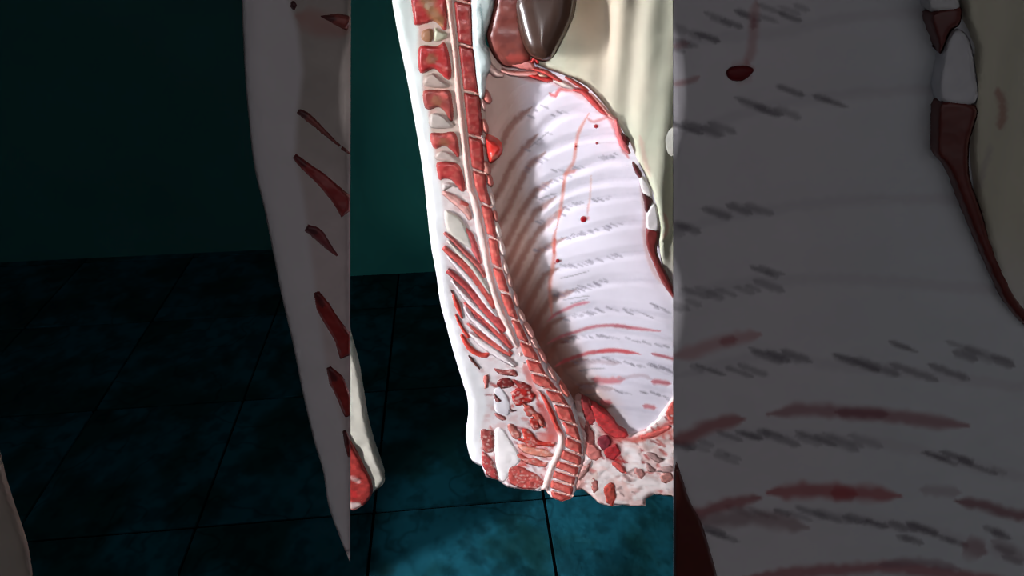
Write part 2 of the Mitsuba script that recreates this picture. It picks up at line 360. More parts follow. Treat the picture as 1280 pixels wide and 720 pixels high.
for k, (pts, c) in enumerate(blocks):
    mk = [([(530, -8), (538, 8), (544, 20), (552, 32)], 13, (150, 108, 72), 0.9), ([(532, 4), (536, 12)], 5, (176, 150, 120), 0.8)] if k == 1 else [([(pts[0][0] + 14, pts[0][1] + 8), (pts[0][0] + 20, pts[0][1] + 18)], 11, (146, 96, 72), 0.85)] if k in (2, 3, 4) else []
    if k >= 3: mk.append(([(pts[0][0] + 22, pts[0][1] + 2), (pts[0][0] + 30, pts[0][1] + 10)], 5, (226, 112, 104), 0.7))
    flesh('spinous_process', half, slab(loop(pts, 3), Y0 - 0.011, 0.006, 5, 0.012, 5, 2.2, 0.004, 90, k), c, mk, 0.25, 80, second=(206, 110, 100), second_amt=0.5, second_at=0.6)
for pts, c in [([(528, 38), (527, 50), (540, 53), (541, 36)], (156, 112, 84)), ([(543, 34), (542, 52), (556, 50), (560, 42), (552, 38)], (178, 176, 152)),
               ([(531, 95), (530, 108), (558, 111), (563, 106), (552, 98), (542, 91)], (178, 158, 148)), ([(538, 142), (538, 160), (568, 160), (565, 154), (554, 143)], (186, 174, 166)),
               ([(546, 190), (545, 200), (576, 204), (570, 196), (558, 188)], (190, 172, 164)), ([(552, 229), (554, 240), (566, 234), (582, 246), (578, 238), (564, 228)], (206, 192, 188)),
               ([(556, 262), (557, 284), (565, 296), (590, 312), (591, 304), (584, 285), (576, 272)], (208, 202, 192))]:
    flesh('cartilage', half, slab(loop(pts, 3), Y0 - 0.011, 0.005, 5, 0.01, 5, 2.4, 0.002, 80), c, (), 0.12, 90)
stripes = [  # muscle bands running down to the canal, white bone between them
    ([(553, 240), (566, 248), (582, 262), (588, 275)], [4, 8, 8, 4], (206, 150, 142)), ([(565, 252), (575, 254), (585, 258)], [2, 7, 5], (204, 92, 84)),
    ([(578, 283), (586, 294), (594, 312), (601, 330)], [3, 8, 7, 3], (190, 86, 86)),
    ([(555, 291), (566, 300), (582, 317), (598, 333), (606, 347)], [3, 4, 5, 5, 4], (192, 96, 92)),
    ([(554, 309), (564, 318), (582, 334), (598, 356), (612, 378), (618, 386)], [5, 6, 9, 11, 10, 5], (202, 86, 80)),
    ([(559, 338), (570, 347), (586, 362), (604, 384), (622, 404), (632, 414)], [5, 6, 6, 9, 9, 5], (192, 74, 74)),
    ([(580, 378), (594, 390), (610, 404), (628, 422), (640, 436)], [2, 5, 8, 7, 4], (200, 80, 76)),
    ([(590, 390), (602, 402), (616, 416)], [2, 6, 2], (150, 66, 70)),
    ([(584, 404), (600, 418), (620, 432), (640, 444)], [2, 5, 7, 5], (212, 96, 88)), ([(604, 420), (614, 428), (626, 434)], [2, 4, 2], (142, 70, 68))]
for pts, w, c in stripes:
    flesh('muscle_or_shade_band', half, slab(ribbon(pts, [x * 1.3 for x in w]), Y0 - 0.0125, 0.003, 4, 0.012, 4, 1.8, 0.003, 100), c, [(curve(pts, 4), 1.3, np.array(c) * 0.86, 0.7)], 0.3, 90, second=np.clip(np.array(c) + 34, 0, 255), second_amt=0.6, streak=(1.6, 1, 1.6))
for pts, w, c in [([(559, 300), (572, 314), (588, 331), (604, 354), (613, 369)], [3, 7, 8, 8, 4], (212, 202, 194)), ([(560, 321), (574, 335), (592, 356), (610, 382), (622, 397)], [4, 8, 9, 9, 4], (238, 224, 226)), ([(564, 350), (580, 369), (598, 389), (616, 407), (628, 420)], [3, 8, 9, 7, 4], (240, 226, 228)), ([(584, 390), (602, 409), (622, 427), (637, 442)], [3, 9, 9, 4], (240, 226, 230)), ([(580, 384), (590, 398), (604, 412)], [3, 7, 3], (238, 224, 228)), ([(586, 416), (604, 430), (624, 444), (644, 458)], [4, 10, 10, 5], (242, 230, 232))]:
    flesh('spinous_bone', half, slab(ribbon(pts, w), Y0 - 0.0125, 0.0035, 4, 0.012, 4, 1.8, 0.002, 100), c, (), 0.06, 90)
for pts, c in [([(563, 361), (569, 368), (575, 380), (580, 396), (577, 400), (568, 384)], (208, 74, 64)), ([(567, 390), (572, 394), (580, 408), (588, 420), (584, 424), (573, 408)], (210, 72, 60)),
               ([(574, 418), (580, 418), (590, 432), (602, 440), (612, 440), (610, 448), (596, 446), (582, 436)], (212, 72, 60)), ([(584, 442), (590, 446), (601, 460), (598, 462), (588, 452)], (112, 66, 60)),
               ([(554, 305), (558, 307), (559, 313), (555, 312)], (90, 48, 56)), ([(558, 335), (563, 336), (566, 342), (560, 341)], (92, 50, 60)), ([(562, 360), (566, 362), (567, 369), (563, 366)], (100, 50, 50))]:
    flesh('muscle_or_shade_band', half, slab(loop(pts, 3), Y0 - 0.010, 0.005, 4, 0.012, 4, 2.0, 0.003, 100), c, (), 0.25, 70, second=np.clip(np.array(c) + 20, 0, 255), second_amt=0.5)

# neck muscles, each traced piece of lean
flesh('neck_fat', half, slab(loop([(618, 538), (630, 536), (640, 552), (652, 574), (642, 586), (632, 602), (624, 598), (619, 575)], 3), Y0 - 0.0115, 0.003, 7, 0.012, 5, 2.0, 0.003, 80), (248, 242, 242), (), 0.03, 60, bsdf='soft_fat')
flesh('neck_fat', half, slab(loop([(616, 488), (628, 484), (640, 506), (634, 522), (618, 514)], 3), Y0 - 0.0105, 0.003, 7, 0.012, 5, 2.0, 0.003, 80), (240, 236, 242), (), 0.05, 60, bsdf='soft_fat')
def ragged(pts, n=3, amp=0.8):
    p = loop(pts, n); return poly(p + rng.normal(0, amp, p.shape))
for pts, c in [([(601, 540), (606, 536), (616, 540), (618, 552), (616, 566), (604, 562)], (160, 76, 72)), ([(602, 566), (612, 570), (618, 582), (622, 598), (610, 596), (604, 584)], (178, 72, 72)),
               ([(634, 590), (640, 582), (652, 584), (664, 590), (678, 598), (676, 610), (656, 611), (640, 606)], (190, 84, 78)), ([(622, 478), (634, 472), (642, 480), (632, 486), (624, 485)], (124, 44, 44)),
               ([(640, 490), (652, 484), (664, 488), (668, 498), (656, 506), (642, 504)], (178, 44, 40)), ([(656, 508), (666, 508), (668, 518), (658, 520)], (196, 92, 84)),
               ([(662, 526), (672, 524), (676, 534), (666, 538)], (176, 56, 48)), ([(634, 530), (644, 532), (652, 546), (646, 550), (638, 542)], (196, 116, 106)),
               ([(652, 536), (664, 540), (672, 556), (660, 558)], (206, 72, 60)), ([(616, 490), (628, 500), (620, 502)], (140, 78, 80)), ([(628, 508), (645, 512), (640, 515)], (118, 92, 96)),
               ([(618, 516), (632, 522), (626, 526)], (190, 112, 108)), ([(604, 472), (610, 468), (611, 482), (606, 486)], (214, 120, 112)),
               ([(646, 556), (672, 560), (690, 566), (688, 572), (664, 570)], (222, 140, 120)), ([(644, 566), (670, 574), (684, 578), (680, 584), (658, 580)], (200, 96, 86)),
               ([(648, 548), (680, 552), (694, 552), (690, 558), (660, 556)], (196, 62, 52)), ([(618, 462), (640, 462), (648, 470), (630, 468)], (168, 84, 80)),
               ([(650, 500), (676, 520), (684, 540), (672, 530)], (212, 96, 82)), ([(640, 474), (660, 482), (664, 490), (648, 484)], (150, 52, 50))]:
    flesh('neck_muscle', half, slab(ragged(pts), Y0 - 0.0125, 0.0022, 3, 0.012, 4, 1.8, 0.005, 140), c, (), 0.35, 120, second=(232, 200, 192), second_amt=0.6, second_at=0.62)

# rib cage: a hollow wall behind the spine, its ribs as single pieces
def rib_depth(u, v):
    s = u - xr_(v, SPINE_R)
    d = 0.008 + 0.011 * sstep(-6, 14, s) + 0.032 * sstep(370, 450, v) * sstep(46, 20, s)
    far = np.clip((s - 30) / 150, 0, 1)
    d = d - 0.010 * far
    low = sstep(440, 520, v) * 0.010
    return Y0 + d - low
rows = [[(636, 118), (655, 104), (690, 96), (730, 96)],
        [(634, 165), (645, 150), (665, 134), (690, 116), (720, 108), (760, 110)], [(640, 205), (655, 186), (672, 168), (690, 150), (720, 138), (760, 140), (790, 150)],
        [(645, 240), (660, 208), (682, 190), (720, 174), (770, 168), (800, 170)], [(650, 268), (668, 240), (690, 225), (720, 212), (762, 199), (805, 198)],
        [(652, 294), (670, 265), (695, 246), (727, 232), (762, 224), (806, 222)], [(654, 320), (672, 290), (707, 258), (762, 246), (812, 242)],
        [(660, 346), (675, 314), (707, 297), (773, 280), (818, 276)], [(666, 372), (680, 345), (698, 335), (773, 318), (824, 314), (860, 316)],
        [(672, 400), (688, 374), (720, 362), (754, 352), (800, 350), (880, 356)], [(674, 428), (688, 405), (707, 396), (738, 386), (766, 385), (813, 391), (880, 404)],
        [(684, 452), (695, 428), (719, 420), (745, 415), (773, 414), (825, 420), (890, 436)], [(694, 476), (704, 458), (735, 449), (766, 446), (800, 450), (842, 460), (890, 474)],
        [(708, 506), (722, 485), (745, 478), (790, 479), (842, 490), (890, 504)], [(722, 530), (742, 512), (765, 508), (812, 513), (850, 524), (890, 534)],
        [(738, 560), (760, 550), (800, 550), (850, 556), (890, 562)]]
rows = [np.vstack([[(r[0][0] - 12, r[0][1] + 26), (r[0][0] - 26, r[0][1] + 52)][::-1], r]) for r in rows]
RM = []                                                # marks on the pleura: blood, fibre dashes, veins
def dashes(pts, n, length, lean, c, s, w=1.2, jit=1.5):
    cv = curve(pts, 6)
    for t in (np.arange(n) + rng.uniform(0, 0.6, n)) / n:
        i = min(len(cv) - 1, int(t * len(cv)))
        x, y = cv[i] + rng.normal(0, jit, 2) * [1, 0.6]
        L = length * rng.uniform(0.6, 1.3)
        RM.append(([(x - L / 2, y - L / 2 * lean), (x + L / 2, y + L / 2 * lean)], w * rng.uniform(0.8, 1.5), c, min(1, s * rng.uniform(0.5, 1.2))))
GREY = (128, 124, 142)
for r in rows[1:15]:                                    # reddish hollows between the ribs near the spine
    RM.append((r[:5], 7, (150, 92, 78), 0.75))
    RM.append((r[4:], 5, (212, 208, 222), 0.5))
for pts, n in [([(676, 235), (692, 226), (716, 218)], 6), ([(690, 214), (712, 212), (730, 208)], 6), ([(673, 250), (695, 243)], 3), ([(706, 260), (730, 253), (764, 246)], 12), ([(668, 280), (690, 272), (712, 268)], 4),
               ([(706, 299), (735, 290), (775, 281)], 16), ([(669, 314), (692, 308)], 4), ([(698, 336), (735, 328), (775, 319)], 12), ([(726, 359), (756, 351)], 6), ([(695, 370), (725, 362), (756, 353)], 12),
               ([(706, 400), (738, 391), (752, 386)], 12), ([(760, 386), (790, 389), (815, 394)], 8), ([(816, 382), (826, 386), (838, 392)], 6), ([(706, 426), (730, 421), (760, 420)], 9), ([(765, 421), (800, 427), (838, 434)], 9),
               ([(716, 452), (754, 450), (775, 452), (803, 459)], 18), ([(812, 456), (826, 460), (841, 466)], 11), ([(726, 482), (760, 485), (788, 492)], 10), ([(800, 490), (822, 492), (838, 500)], 9),
               ([(662, 145), (672, 138), (686, 130)], 3), ([(690, 144), (712, 136)], 3), ([(660, 186), (690, 163)], 4), ([(658, 212), (682, 194)], 5), ([(752, 198), (770, 194)], 5)]:
    dashes(pts, n, 9, 0.42, (132, 126, 144), 0.6, 1.7)
for pts in [[(700, 348), (718, 344), (736, 339)], [(672, 250), (684, 245), (696, 242)], [(704, 375), (720, 372), (738, 370)], [(660, 186), (672, 176), (688, 163)], [(720, 465), (740, 461), (760, 460)], [(730, 494), (750, 492)], [(712, 380), (735, 373)]]:
    RM.append((curve(pts, 4), 1.2, (130, 128, 140), 0.6))
for pts, w, c, s in [([(684, 402), (693, 394), (704, 388), (720, 381), (738, 377)], 3.5, (214, 110, 124), 0.8), ([(684, 430), (700, 421), (719, 415), (745, 408), (773, 407), (792, 410), (826, 414)], 3.6, (208, 112, 122), 0.85),
                     ([(766, 408), (790, 410)], 3.5, (176, 88, 98), 0.6), ([(694, 458), (706, 451), (720, 446), (738, 441), (766, 438), (792, 441), (800, 443)], 4.2, (214, 96, 102), 0.9), ([(746, 440), (768, 438), (790, 441)], 4.5, (220, 92, 98), 0.7),
                     ([(814, 442), (828, 445), (846, 450)], 3.5, (184, 70, 82), 0.85), ([(718, 455), (745, 452), (775, 454)], 5, (178, 156, 164), 0.6), ([(740, 474), (760, 476), (780, 474)], 7, (220, 100, 106), 0.75),
                     ([(814, 477), (828, 478), (838, 480)], 5.5, (196, 74, 84), 0.8), ([(772, 474), (800, 469), (815, 474)], 4, (196, 176, 188), 0.6), ([(725, 484), (745, 484), (768, 486)], 5, (176, 150, 154), 0.7),
                     ([(750, 502), (764, 504)], 6, (214, 98, 104), 0.8), ([(804, 507), (820, 510)], 5, (214, 98, 104), 0.75), ([(700, 428), (712, 428)], 2, (120, 60, 70), 0.6), ([(734, 520), (755, 535), (790, 546), (815, 536)], 9, (196, 150, 156), 0.7),
                     ([(736, 142), (724, 164), (720, 182), (717, 202), (708, 216), (705, 232), (701, 258), (696, 284)], 3.6, (224, 150, 132), 0.75), ([(696, 284), (692, 300), (693, 318), (690, 338), (687, 360), (690, 396)], 4.2, (222, 144, 128), 0.8),
                     ([(704, 218), (716, 214), (720, 212)], 4, (208, 120, 104), 0.7), ([(705, 225), (703, 240)], 2.6, (212, 116, 96), 0.6), ([(701, 262), (699, 272)], 3, (190, 88, 76), 0.7), ([(694, 298), (692, 318)], 3.2, (196, 92, 80), 0.8), ([(720, 178), (719, 188)], 2.5, (206, 96, 80), 0.8),
                     ([(739, 218), (738, 240), (735, 268)], 1.8, (228, 196, 190), 0.8), ([(735, 254), (734, 270)], 1.2, (206, 120, 116), 0.6), ([(728, 274), (737, 272)], 4, (222, 120, 124), 0.6),
                     ([(686, 116), (694, 120), (700, 112), (716, 114)], 4, (212, 70, 62), 0.8), ([(734, 147), (742, 152), (760, 146)], 3, (214, 130, 124), 0.7), ([(650, 96), (690, 100), (720, 112), (745, 130), (766, 150)], 9, (226, 150, 140), 0.7),
                     ([(745, 130), (760, 146), (768, 158), (778, 184), (786, 198)], 5, (214, 96, 92), 0.7), ([(702, 325), (692, 330)], 1.6, (190, 60, 60), 0.8), ([(743, 156), (747, 158)], 3.5, (190, 110, 120), 0.7), ([(757, 196), (770, 197)], 3, (150, 150, 165), 0.5),
                     ([(800, 226), (806, 262), (806, 300), (816, 336), (836, 364)], 4, (226, 190, 186), 0.7)]:
    RM.append((curve(pts, 6), w, c, s))
def rib_col(uv, v, col):
    s = uv[:, 0] - xr_(uv[:, 1], SPINE_R)
    c = np.tile(lin((236, 232, 244)), (len(uv), 1))
    near = sstep(76, 30, s)[:, None]
    c = c * (1 - near * 0.75) + lin((196, 150, 122)) * near * 0.75  # brown towards the spine paints in the shade of the hollow
    red = (sstep(230, 420, uv[:, 1]) * sstep(48, 14, s))[:, None] * 0.8  # red flesh tone with the groove shade mixed in
    return c * (1 - red) + lin((128, 68, 56)) * red
wall = poly([(596, 60), (604, 148), (600, 184), (606, 236), (614, 282), (620, 331), (632, 364), (642, 397), (656, 426), (676, 466), (696, 489), (710, 509), (722, 540), (740, 562), (800, 566), (850, 560), (900, 560), (900, 330), (850, 310), (822, 250), (812, 200), (790, 140), (750, 90), (700, 66)])
flesh('pleura', half, slab(wall, lambda u, v: rib_depth(u, v) + 0.002, 0, 4, 0.05, 40, 3.0), (232, 228, 240), RM, 0.04, 50, colorfn=rib_col, bsdf='soft_fat', label='white lining of the rib cage')
inner_wall = poly([(604, 92), (610, 148), (606, 184), (612, 236), (618, 282), (626, 331), (638, 364), (648, 397), (662, 426), (682, 466), (702, 489), (716, 512), (726, 536), (742, 552), (800, 556), (850, 552), (890, 550), (890, 340), (842, 330), (818, 250), (808, 205), (784, 150), (745, 104), (700, 78), (640, 78)])
for ra, rb in zip(rows[:-1], rows[1:]):
    ca, cb = curve(ra, 6), curve(rb, 6)
    g = poly(np.vstack([ca, cb[::-1]])).intersection(inner_wall)
    if g.geom_type != 'Polygon': g = max(g.geoms, key=lambda x: x.area)
    g = g.buffer(-1.5).buffer(1.5)
    if g.is_empty: continue
    if g.geom_type != 'Polygon': g = max(g.geoms, key=lambda x: x.area)
    flesh('rib', half, slab(g, rib_depth, 0.0030, 11, 0.003, 6, 1.7, 0.0010, 60, soft=True), (236, 232, 244), RM, 0.04, 40, colorfn=rib_col, bsdf='soft_fat')

# belly fat hanging at the right, in folds
belly = [(584, -190), (640, -190), (950, -190), (950, 430), (880, 420), (842, 374), (834, 352), (826, 326), (824, 300), (826, 286), (822, 262), (816, 240), (806, 218), (796, 198), (788, 178), (776, 160), (764, 142), (748, 122), (734, 108), (716, 98), (700, 92), (684, 86), (668, 78), (648, 60), (622, 20), (614, -20)]
def belly_depth(u, v):
    f = sum(a * np.sin((u + b * v) / s + c) for a, b, s, c in [(0.0026, 0.05, 9, 0.4), (0.0030, -0.06, 15, 2.0), (0.0018, 0.10, 6, 1.0)])
    w = sstep(730, 790, u)
    deep = 0.008 * np.exp(-((u - 720) / 60) ** 2 - ((v - 10) / 70) ** 2)
    return Y0 - 0.006 + f * w + deep + 0.02 * sstep(850, 960, u)
def belly_col(uv, v, col):
    n = meshkit.fbm(v * np.array([90, 30, 14]), 3, 21)[:, None]
    c = lin((228, 224, 200)) * (1 - n) + lin((206, 214, 190)) * n
    tan = np.exp(-((uv[:, 0] - 738) / 34) ** 2 - ((uv[:, 1] - 18) / 60) ** 2)[:, None] * 0.75  # brown shadow beside the kidney, painted into the fat
    c = c * (1 - tan) + lin((206, 164, 122)) * tan
    pink = (sstep(700, 760, uv[:, 0]) * sstep(840, 790, uv[:, 0]) * sstep(180, 110, uv[:, 1]))[:, None] * 0.35
    c = c * (1 - pink) + lin((232, 210, 190)) * pink
    low = sstep(300, 360, uv[:, 1])[:, None] * 0.7
    return c * (1 - low) + lin((240, 232, 226)) * low
flesh('belly_fat', half, slab(belly, belly_depth, 0.006, 9, 0.03, 30, 2.6, 0.002, 40), (224, 216, 192), [(curve([(830, 265), (834, 285), (828, 300)], 4), 3, (226, 176, 160), 0.8), (curve([(800, 170), (806, 200), (812, 220)], 4), 5, (226, 190, 172), 0.6)], 0.06, 30, colorfn=belly_col, bsdf='soft_fat', label='cream belly fat hanging in soft folds')
# lobe of fat at the right
flesh('fat_lobe', half, slab(loop([(823, 178), (828, 166), (838, 160), (856, 158), (870, 180), (860, 200), (842, 196), (830, 192)], 4), Y0 - 0.010, 0.004, 12, 0.02, 9, 2.4), (228, 228, 216), bsdf='soft_fat')

# fat beside the spine, tenderloin, kidney
flesh('kidney_fat', half, slab(loop([(582, -60), (588, -5), (590, 50), (593, 75), (595, 98), (600, 124), (606, 118), (608, 96), (614, 86), (612, 66), (607, 52), (608, 42), (614, 22), (619, -5), (620, -60)], 4), Y0 - 0.013, 0.012, 9, 0.02, 9, 2.2, 0.006, 70), (196, 210, 208),
      [(curve([(600, 4), (602, 20), (604, 40), (605, 62)], 4), 2.6, (108, 132, 132), 0.8), ([(598, 8), (602, 14)], 5, (150, 172, 172), 0.6)], 0.10, 60, bsdf='glossy_organ')
flesh('tenderloin', half, slab(loop([(622, -60), (618, -5), (613, 25), (608, 43), (612, 60), (618, 71), (627, 81), (640, 84), (658, 80), (664, 66), (660, 40), (656, 10), (655, -60)], 4), Y0 - 0.010, 0.012, 14, 0.02, 10, 2.4, 0.003, 60), (112, 54, 48), [([(634, 72), (658, 74)], 9, (196, 84, 76), 0.6)], 0.2, 60, second=(136, 72, 62), second_amt=0.5, bsdf='wet_flesh', label='dark red tenderloin beside the kidney')
flesh('kidney', half, slab(loop([(638, -62), (640, 0), (643, 16), (649, 40), (657, 62), (667, 73), (681, 77), (692, 71), (702, 53), (712, 33), (719, 13), (722, -20), (718, -62)], 4), lambda u, v: Y0 - 0.010 - 0.020 * np.clip(v / 77, -0.6, 1), 0.020, 32, 0.03, 26, 2.4), (64, 42, 33), (), 0.12, 40, bsdf='kidney_skin', label='smooth dark brown kidney')
# ragged edge of the cut diaphragm
edge_bits = [([(606, 76), (612, 84), (620, 92), (630, 94)], [5, 9, 9, 4], (226, 190, 180)), ([(626, 88), (640, 92), (656, 93), (672, 92)], [4, 5, 6, 5], (232, 170, 160)), ([(636, 80), (650, 80), (662, 82), (668, 86)], [5, 12, 12, 4], (216, 132, 126)), ([(660, 84), (670, 72), (672, 80)], [3, 8, 4], (190, 60, 58)),
             ([(654, 92), (670, 96), (684, 100), (692, 100)], [3, 6, 7, 3], (204, 58, 54)), ([(664, 86), (680, 90), (694, 98), (704, 104)], [3, 5, 6, 3], (206, 84, 78)), ([(672, 94), (684, 96)], [2, 5, 2], (240, 214, 190)), ([(690, 100), (706, 106), (718, 110)], [3, 8, 3], (236, 214, 206)),
             ([(706, 96), (716, 102), (726, 108), (736, 114)], [2, 4, 4, 3], (190, 74, 66)), ([(716, 112), (730, 116), (742, 128), (752, 138), (764, 146)], [3, 7, 8, 7, 3], (206, 76, 74)), ([(738, 116), (750, 130), (762, 144), (772, 150)], [2, 5, 6, 3], (228, 160, 152)),
             ([(770, 150), (773, 164), (779, 180), (787, 192)], [4, 8, 10, 4], (214, 110, 112)), ([(775, 166), (780, 174), (785, 182)], [5, 10, 4], (92, 26, 28)), ([(784, 172), (786, 178)], [3, 5, 3], (70, 22, 24))]
for pts, w, c in edge_bits:
    flesh('diaphragm_edge', half, slab(ribbon(pts, w), Y0 - 0.012, 0.005, 3.5, 0.014, 4, 1.6, 0.004, 120), c, (), 0.25, 110, second=np.clip(np.array(c) * 1.12, 0, 255), second_amt=0.5)
for pts, c in [([(790, 203), (796, 206), (803, 219), (801, 224), (794, 216)], (92, 40, 42)), ([(803, 244), (806, 242), (816, 250), (815, 254), (810, 266), (806, 262), (805, 252)], (86, 40, 40)), ([(799, 222), (806, 222), (814, 236), (815, 246), (804, 242)], (236, 230, 228)),
               ([(808, 268), (816, 254), (822, 260), (824, 288), (809, 286)], (236, 230, 230)), ([(809, 287), (823, 288), (823, 300), (821, 312), (826, 328), (834, 344), (844, 366), (850, 386), (842, 374), (828, 354), (817, 330), (808, 306)], (122, 48, 46))]:
    flesh('diaphragm', half, slab(poly(loop(pts, 3)), Y0 - 0.010, 0.004, 3.5, 0.012, 4, 1.6, 0.002, 120), c, (), 0.2, 90)

# blood drops and clots
for (x, y, r) in [(729.5, 274, 4.2), (697, 326, 2.6), (746, 179, 1.8), (720, 183, 1.6), (745, 158, 2.6)]:
    flesh('blood_drop', half, slab(shapely.Point(x, y).buffer(r), lambda u, v: rib_depth(u, v) - 0.0025, 0.003, r, 0.004, r, 0.8), (150, 16, 26), bsdf='glossy_organ')
flesh('blood_clot', half, slab(loop([(606, 172), (614, 174), (622, 178), (628, 184), (627, 192), (620, 200), (612, 204), (608, 192)], 3), Y0 - 0.006, 0.012, 8, 0.03, 8, 1.6, 0.006, 90), (214, 52, 44), [([(614, 196), (622, 196)], 5, (236, 130, 110), 0.6)], 0.2, bsdf='glossy_organ')
# lumps of fat and sinew along the inner side of the spine
for x, y, rx, ry, c in [(603, 128, 3, 12, (228, 186, 178)), (609, 122, 5, 8, (206, 120, 110)), (606, 158, 4, 10, (206, 120, 108)), (603, 174, 3, 9, (226, 214, 210)), (608, 210, 5, 9, (196, 130, 118)), (612, 226, 4, 8, (200, 110, 100)), (615, 250, 3, 9, (238, 214, 206)), (619, 270, 3, 8, (214, 130, 120)), (622, 288, 4, 10, (240, 222, 214)),
                        (627, 310, 4, 11, (240, 216, 210)), (632, 336, 3, 9, (238, 206, 198)), (637, 352, 3, 8, (236, 190, 180)), (645, 376, 3, 9, (232, 170, 160)), (652, 396, 3, 8, (238, 196, 186)), (661, 414, 4, 10, (228, 170, 160)), (668, 430, 3, 8, (240, 196, 186)), (678, 446, 3, 9, (232, 160, 150)), (690, 468, 3, 9, (236, 180, 170)), (705, 488, 4, 9, (214, 120, 108))]:
    a = np.linspace(0, 2 * np.pi, 14, endpoint=False)
    tilt = 0.25 + (0.35 if y > 380 else 0)
    px, py = rx * np.cos(a) * (1 + 0.2 * np.sin(3 * a)), ry * np.sin(a)
    flesh('sinew', half, slab(np.stack([x + px + py * tilt, y + py], 1), Y0 - 0.008, 0.008, 4, 0.02, 5, 1.7, 0.004, 120), c, (), 0.15, 90)

# breast and throat end at lower right, ragged and bloody
breast = [(718, 500), (727, 500), (740, 506), (756, 522), (774, 540), (790, 544), (806, 536), (822, 522), (836, 500), (850, 486), (920, 470), (930, 640), (880, 634), (842, 621), (817, 618), (807, 624), (807, 633), (791, 633), (778, 631), (761, 633), (748, 629), (738, 619), (727, 611), (719, 613), (722, 596), (728, 574), (727, 551), (722, 530)]
XM = []
for _ in range(170):
    x, y = rng.uniform(722, 870), rng.uniform(510, 632)
    L, an = rng.uniform(3, 10), rng.normal(0.5, 0.5)
    c = [(170, 40, 42), (206, 104, 96), (160, 120, 116), (250, 240, 238), (228, 196, 190)][rng.choice(5, p=[.12, .16, .24, .33, .15])]
    XM.append(([(x - L * math.cos(an), y - L * math.sin(an)), (x + L * math.cos(an), y + L * math.sin(an))], rng.uniform(1.6, 3.8), c, 0.85))
XM += [(curve([(788, 626), (815, 610), (850, 606), (880, 612)], 5), 9, (250, 238, 236), 0.9), (curve([(745, 590), (742, 605), (750, 622)], 5), 7, (244, 220, 210), 0.8), (curve([(778, 600), (784, 615), (790, 628)], 5), 6, (240, 200, 192), 0.8), (curve([(775, 560), (790, 566), (800, 578)], 5), 9, (250, 240, 240), 0.9), (curve([(728, 505), (745, 516), (758, 535), (766, 560), (772, 585)], 5), 15, (176, 26, 30), 0.85), (curve([(756, 540), (790, 550), (820, 540), (850, 520)], 5), 7, (214, 84, 74), 0.8), (curve([(790, 552), (820, 545), (850, 536)], 5), 5, (222, 120, 106), 0.7)]
def breast_col(uv, v, col):
    n = sstep(0.42, 0.6, meshkit.fbm(v * 45 + 2, 4, 31))[:, None]
    c = lin((246, 232, 230)) * (1 - n * 0.5) + lin((230, 176, 166)) * n * 0.5
    a = sstep(742, 724, uv[:, 0])[:, None] * 0.7
    return c * (1 - a) + lin((172, 100, 90)) * a
flesh('breast', half, slab(breast, lambda u, v: Y0 + 0.004 - 0.012 * sstep(530, 600, v), 0.008, 8, 0.05, 30, 1.9, 0.007, 45), (236, 214, 210), XM, 0.10, 70, colorfn=breast_col, label='ragged bloody breast and throat end')
for pts, c in [([(740, 508), (752, 514), (766, 524), (776, 536), (786, 544), (774, 548), (760, 544), (750, 534), (744, 524)], (186, 36, 38)), ([(746, 548), (758, 544), (764, 552), (760, 562), (750, 560)], (112, 22, 34)), ([(756, 560), (770, 556), (776, 566), (770, 574), (758, 572)], (166, 20, 26)),
               ([(757, 606), (768, 606), (770, 622), (766, 632), (760, 630), (756, 620)], (170, 50, 38)), ([(738, 598), (746, 600), (748, 612), (742, 616)], (176, 96, 88)), ([(726, 500), (736, 504), (744, 520), (740, 532), (730, 520)], (150, 34, 36)),
               ([(806, 564), (820, 568), (830, 576), (818, 578)], (160, 120, 116)), ([(806, 578), (816, 584), (824, 590), (812, 590)], (150, 108, 104)), ([(794, 584), (806, 590), (804, 598), (796, 594)], (172, 110, 104)), ([(826, 594), (836, 590), (842, 596), (836, 604), (828, 602)], (176, 110, 100)), ([(818, 588), (836, 582), (846, 586), (832, 592)], (176, 136, 132)),
               ([(764, 576), (776, 580), (784, 592), (776, 590)], (206, 66, 60)), ([(733, 520), (740, 534), (744, 552), (738, 560), (732, 545)], (120, 50, 46)), ([(800, 546), (820, 540), (838, 532), (836, 538), (812, 548)], (208, 78, 70)), ([(834, 512), (846, 500), (860, 498), (850, 520), (836, 526)], (214, 84, 74)),
               ([(722, 598), (730, 586), (740, 576), (738, 584), (728, 600)], (132, 84, 78)), ([(734, 552), (748, 560), (752, 572), (742, 576), (732, 566)], (206, 104, 96))]:
    flesh('breast_muscle', half, slab(ragged(pts), lambda u, v: Y0 - 0.0045 - 0.012 * sstep(530, 600, v), 0.0014, 3, 0.02, 4, 1.7, 0.004, 120), np.array(c) * 0.82 + 36, (), 0.35, 120, second=np.clip(np.array(c) * 1.3 + 20, 0, 255), second_amt=0.5, second_at=0.6)

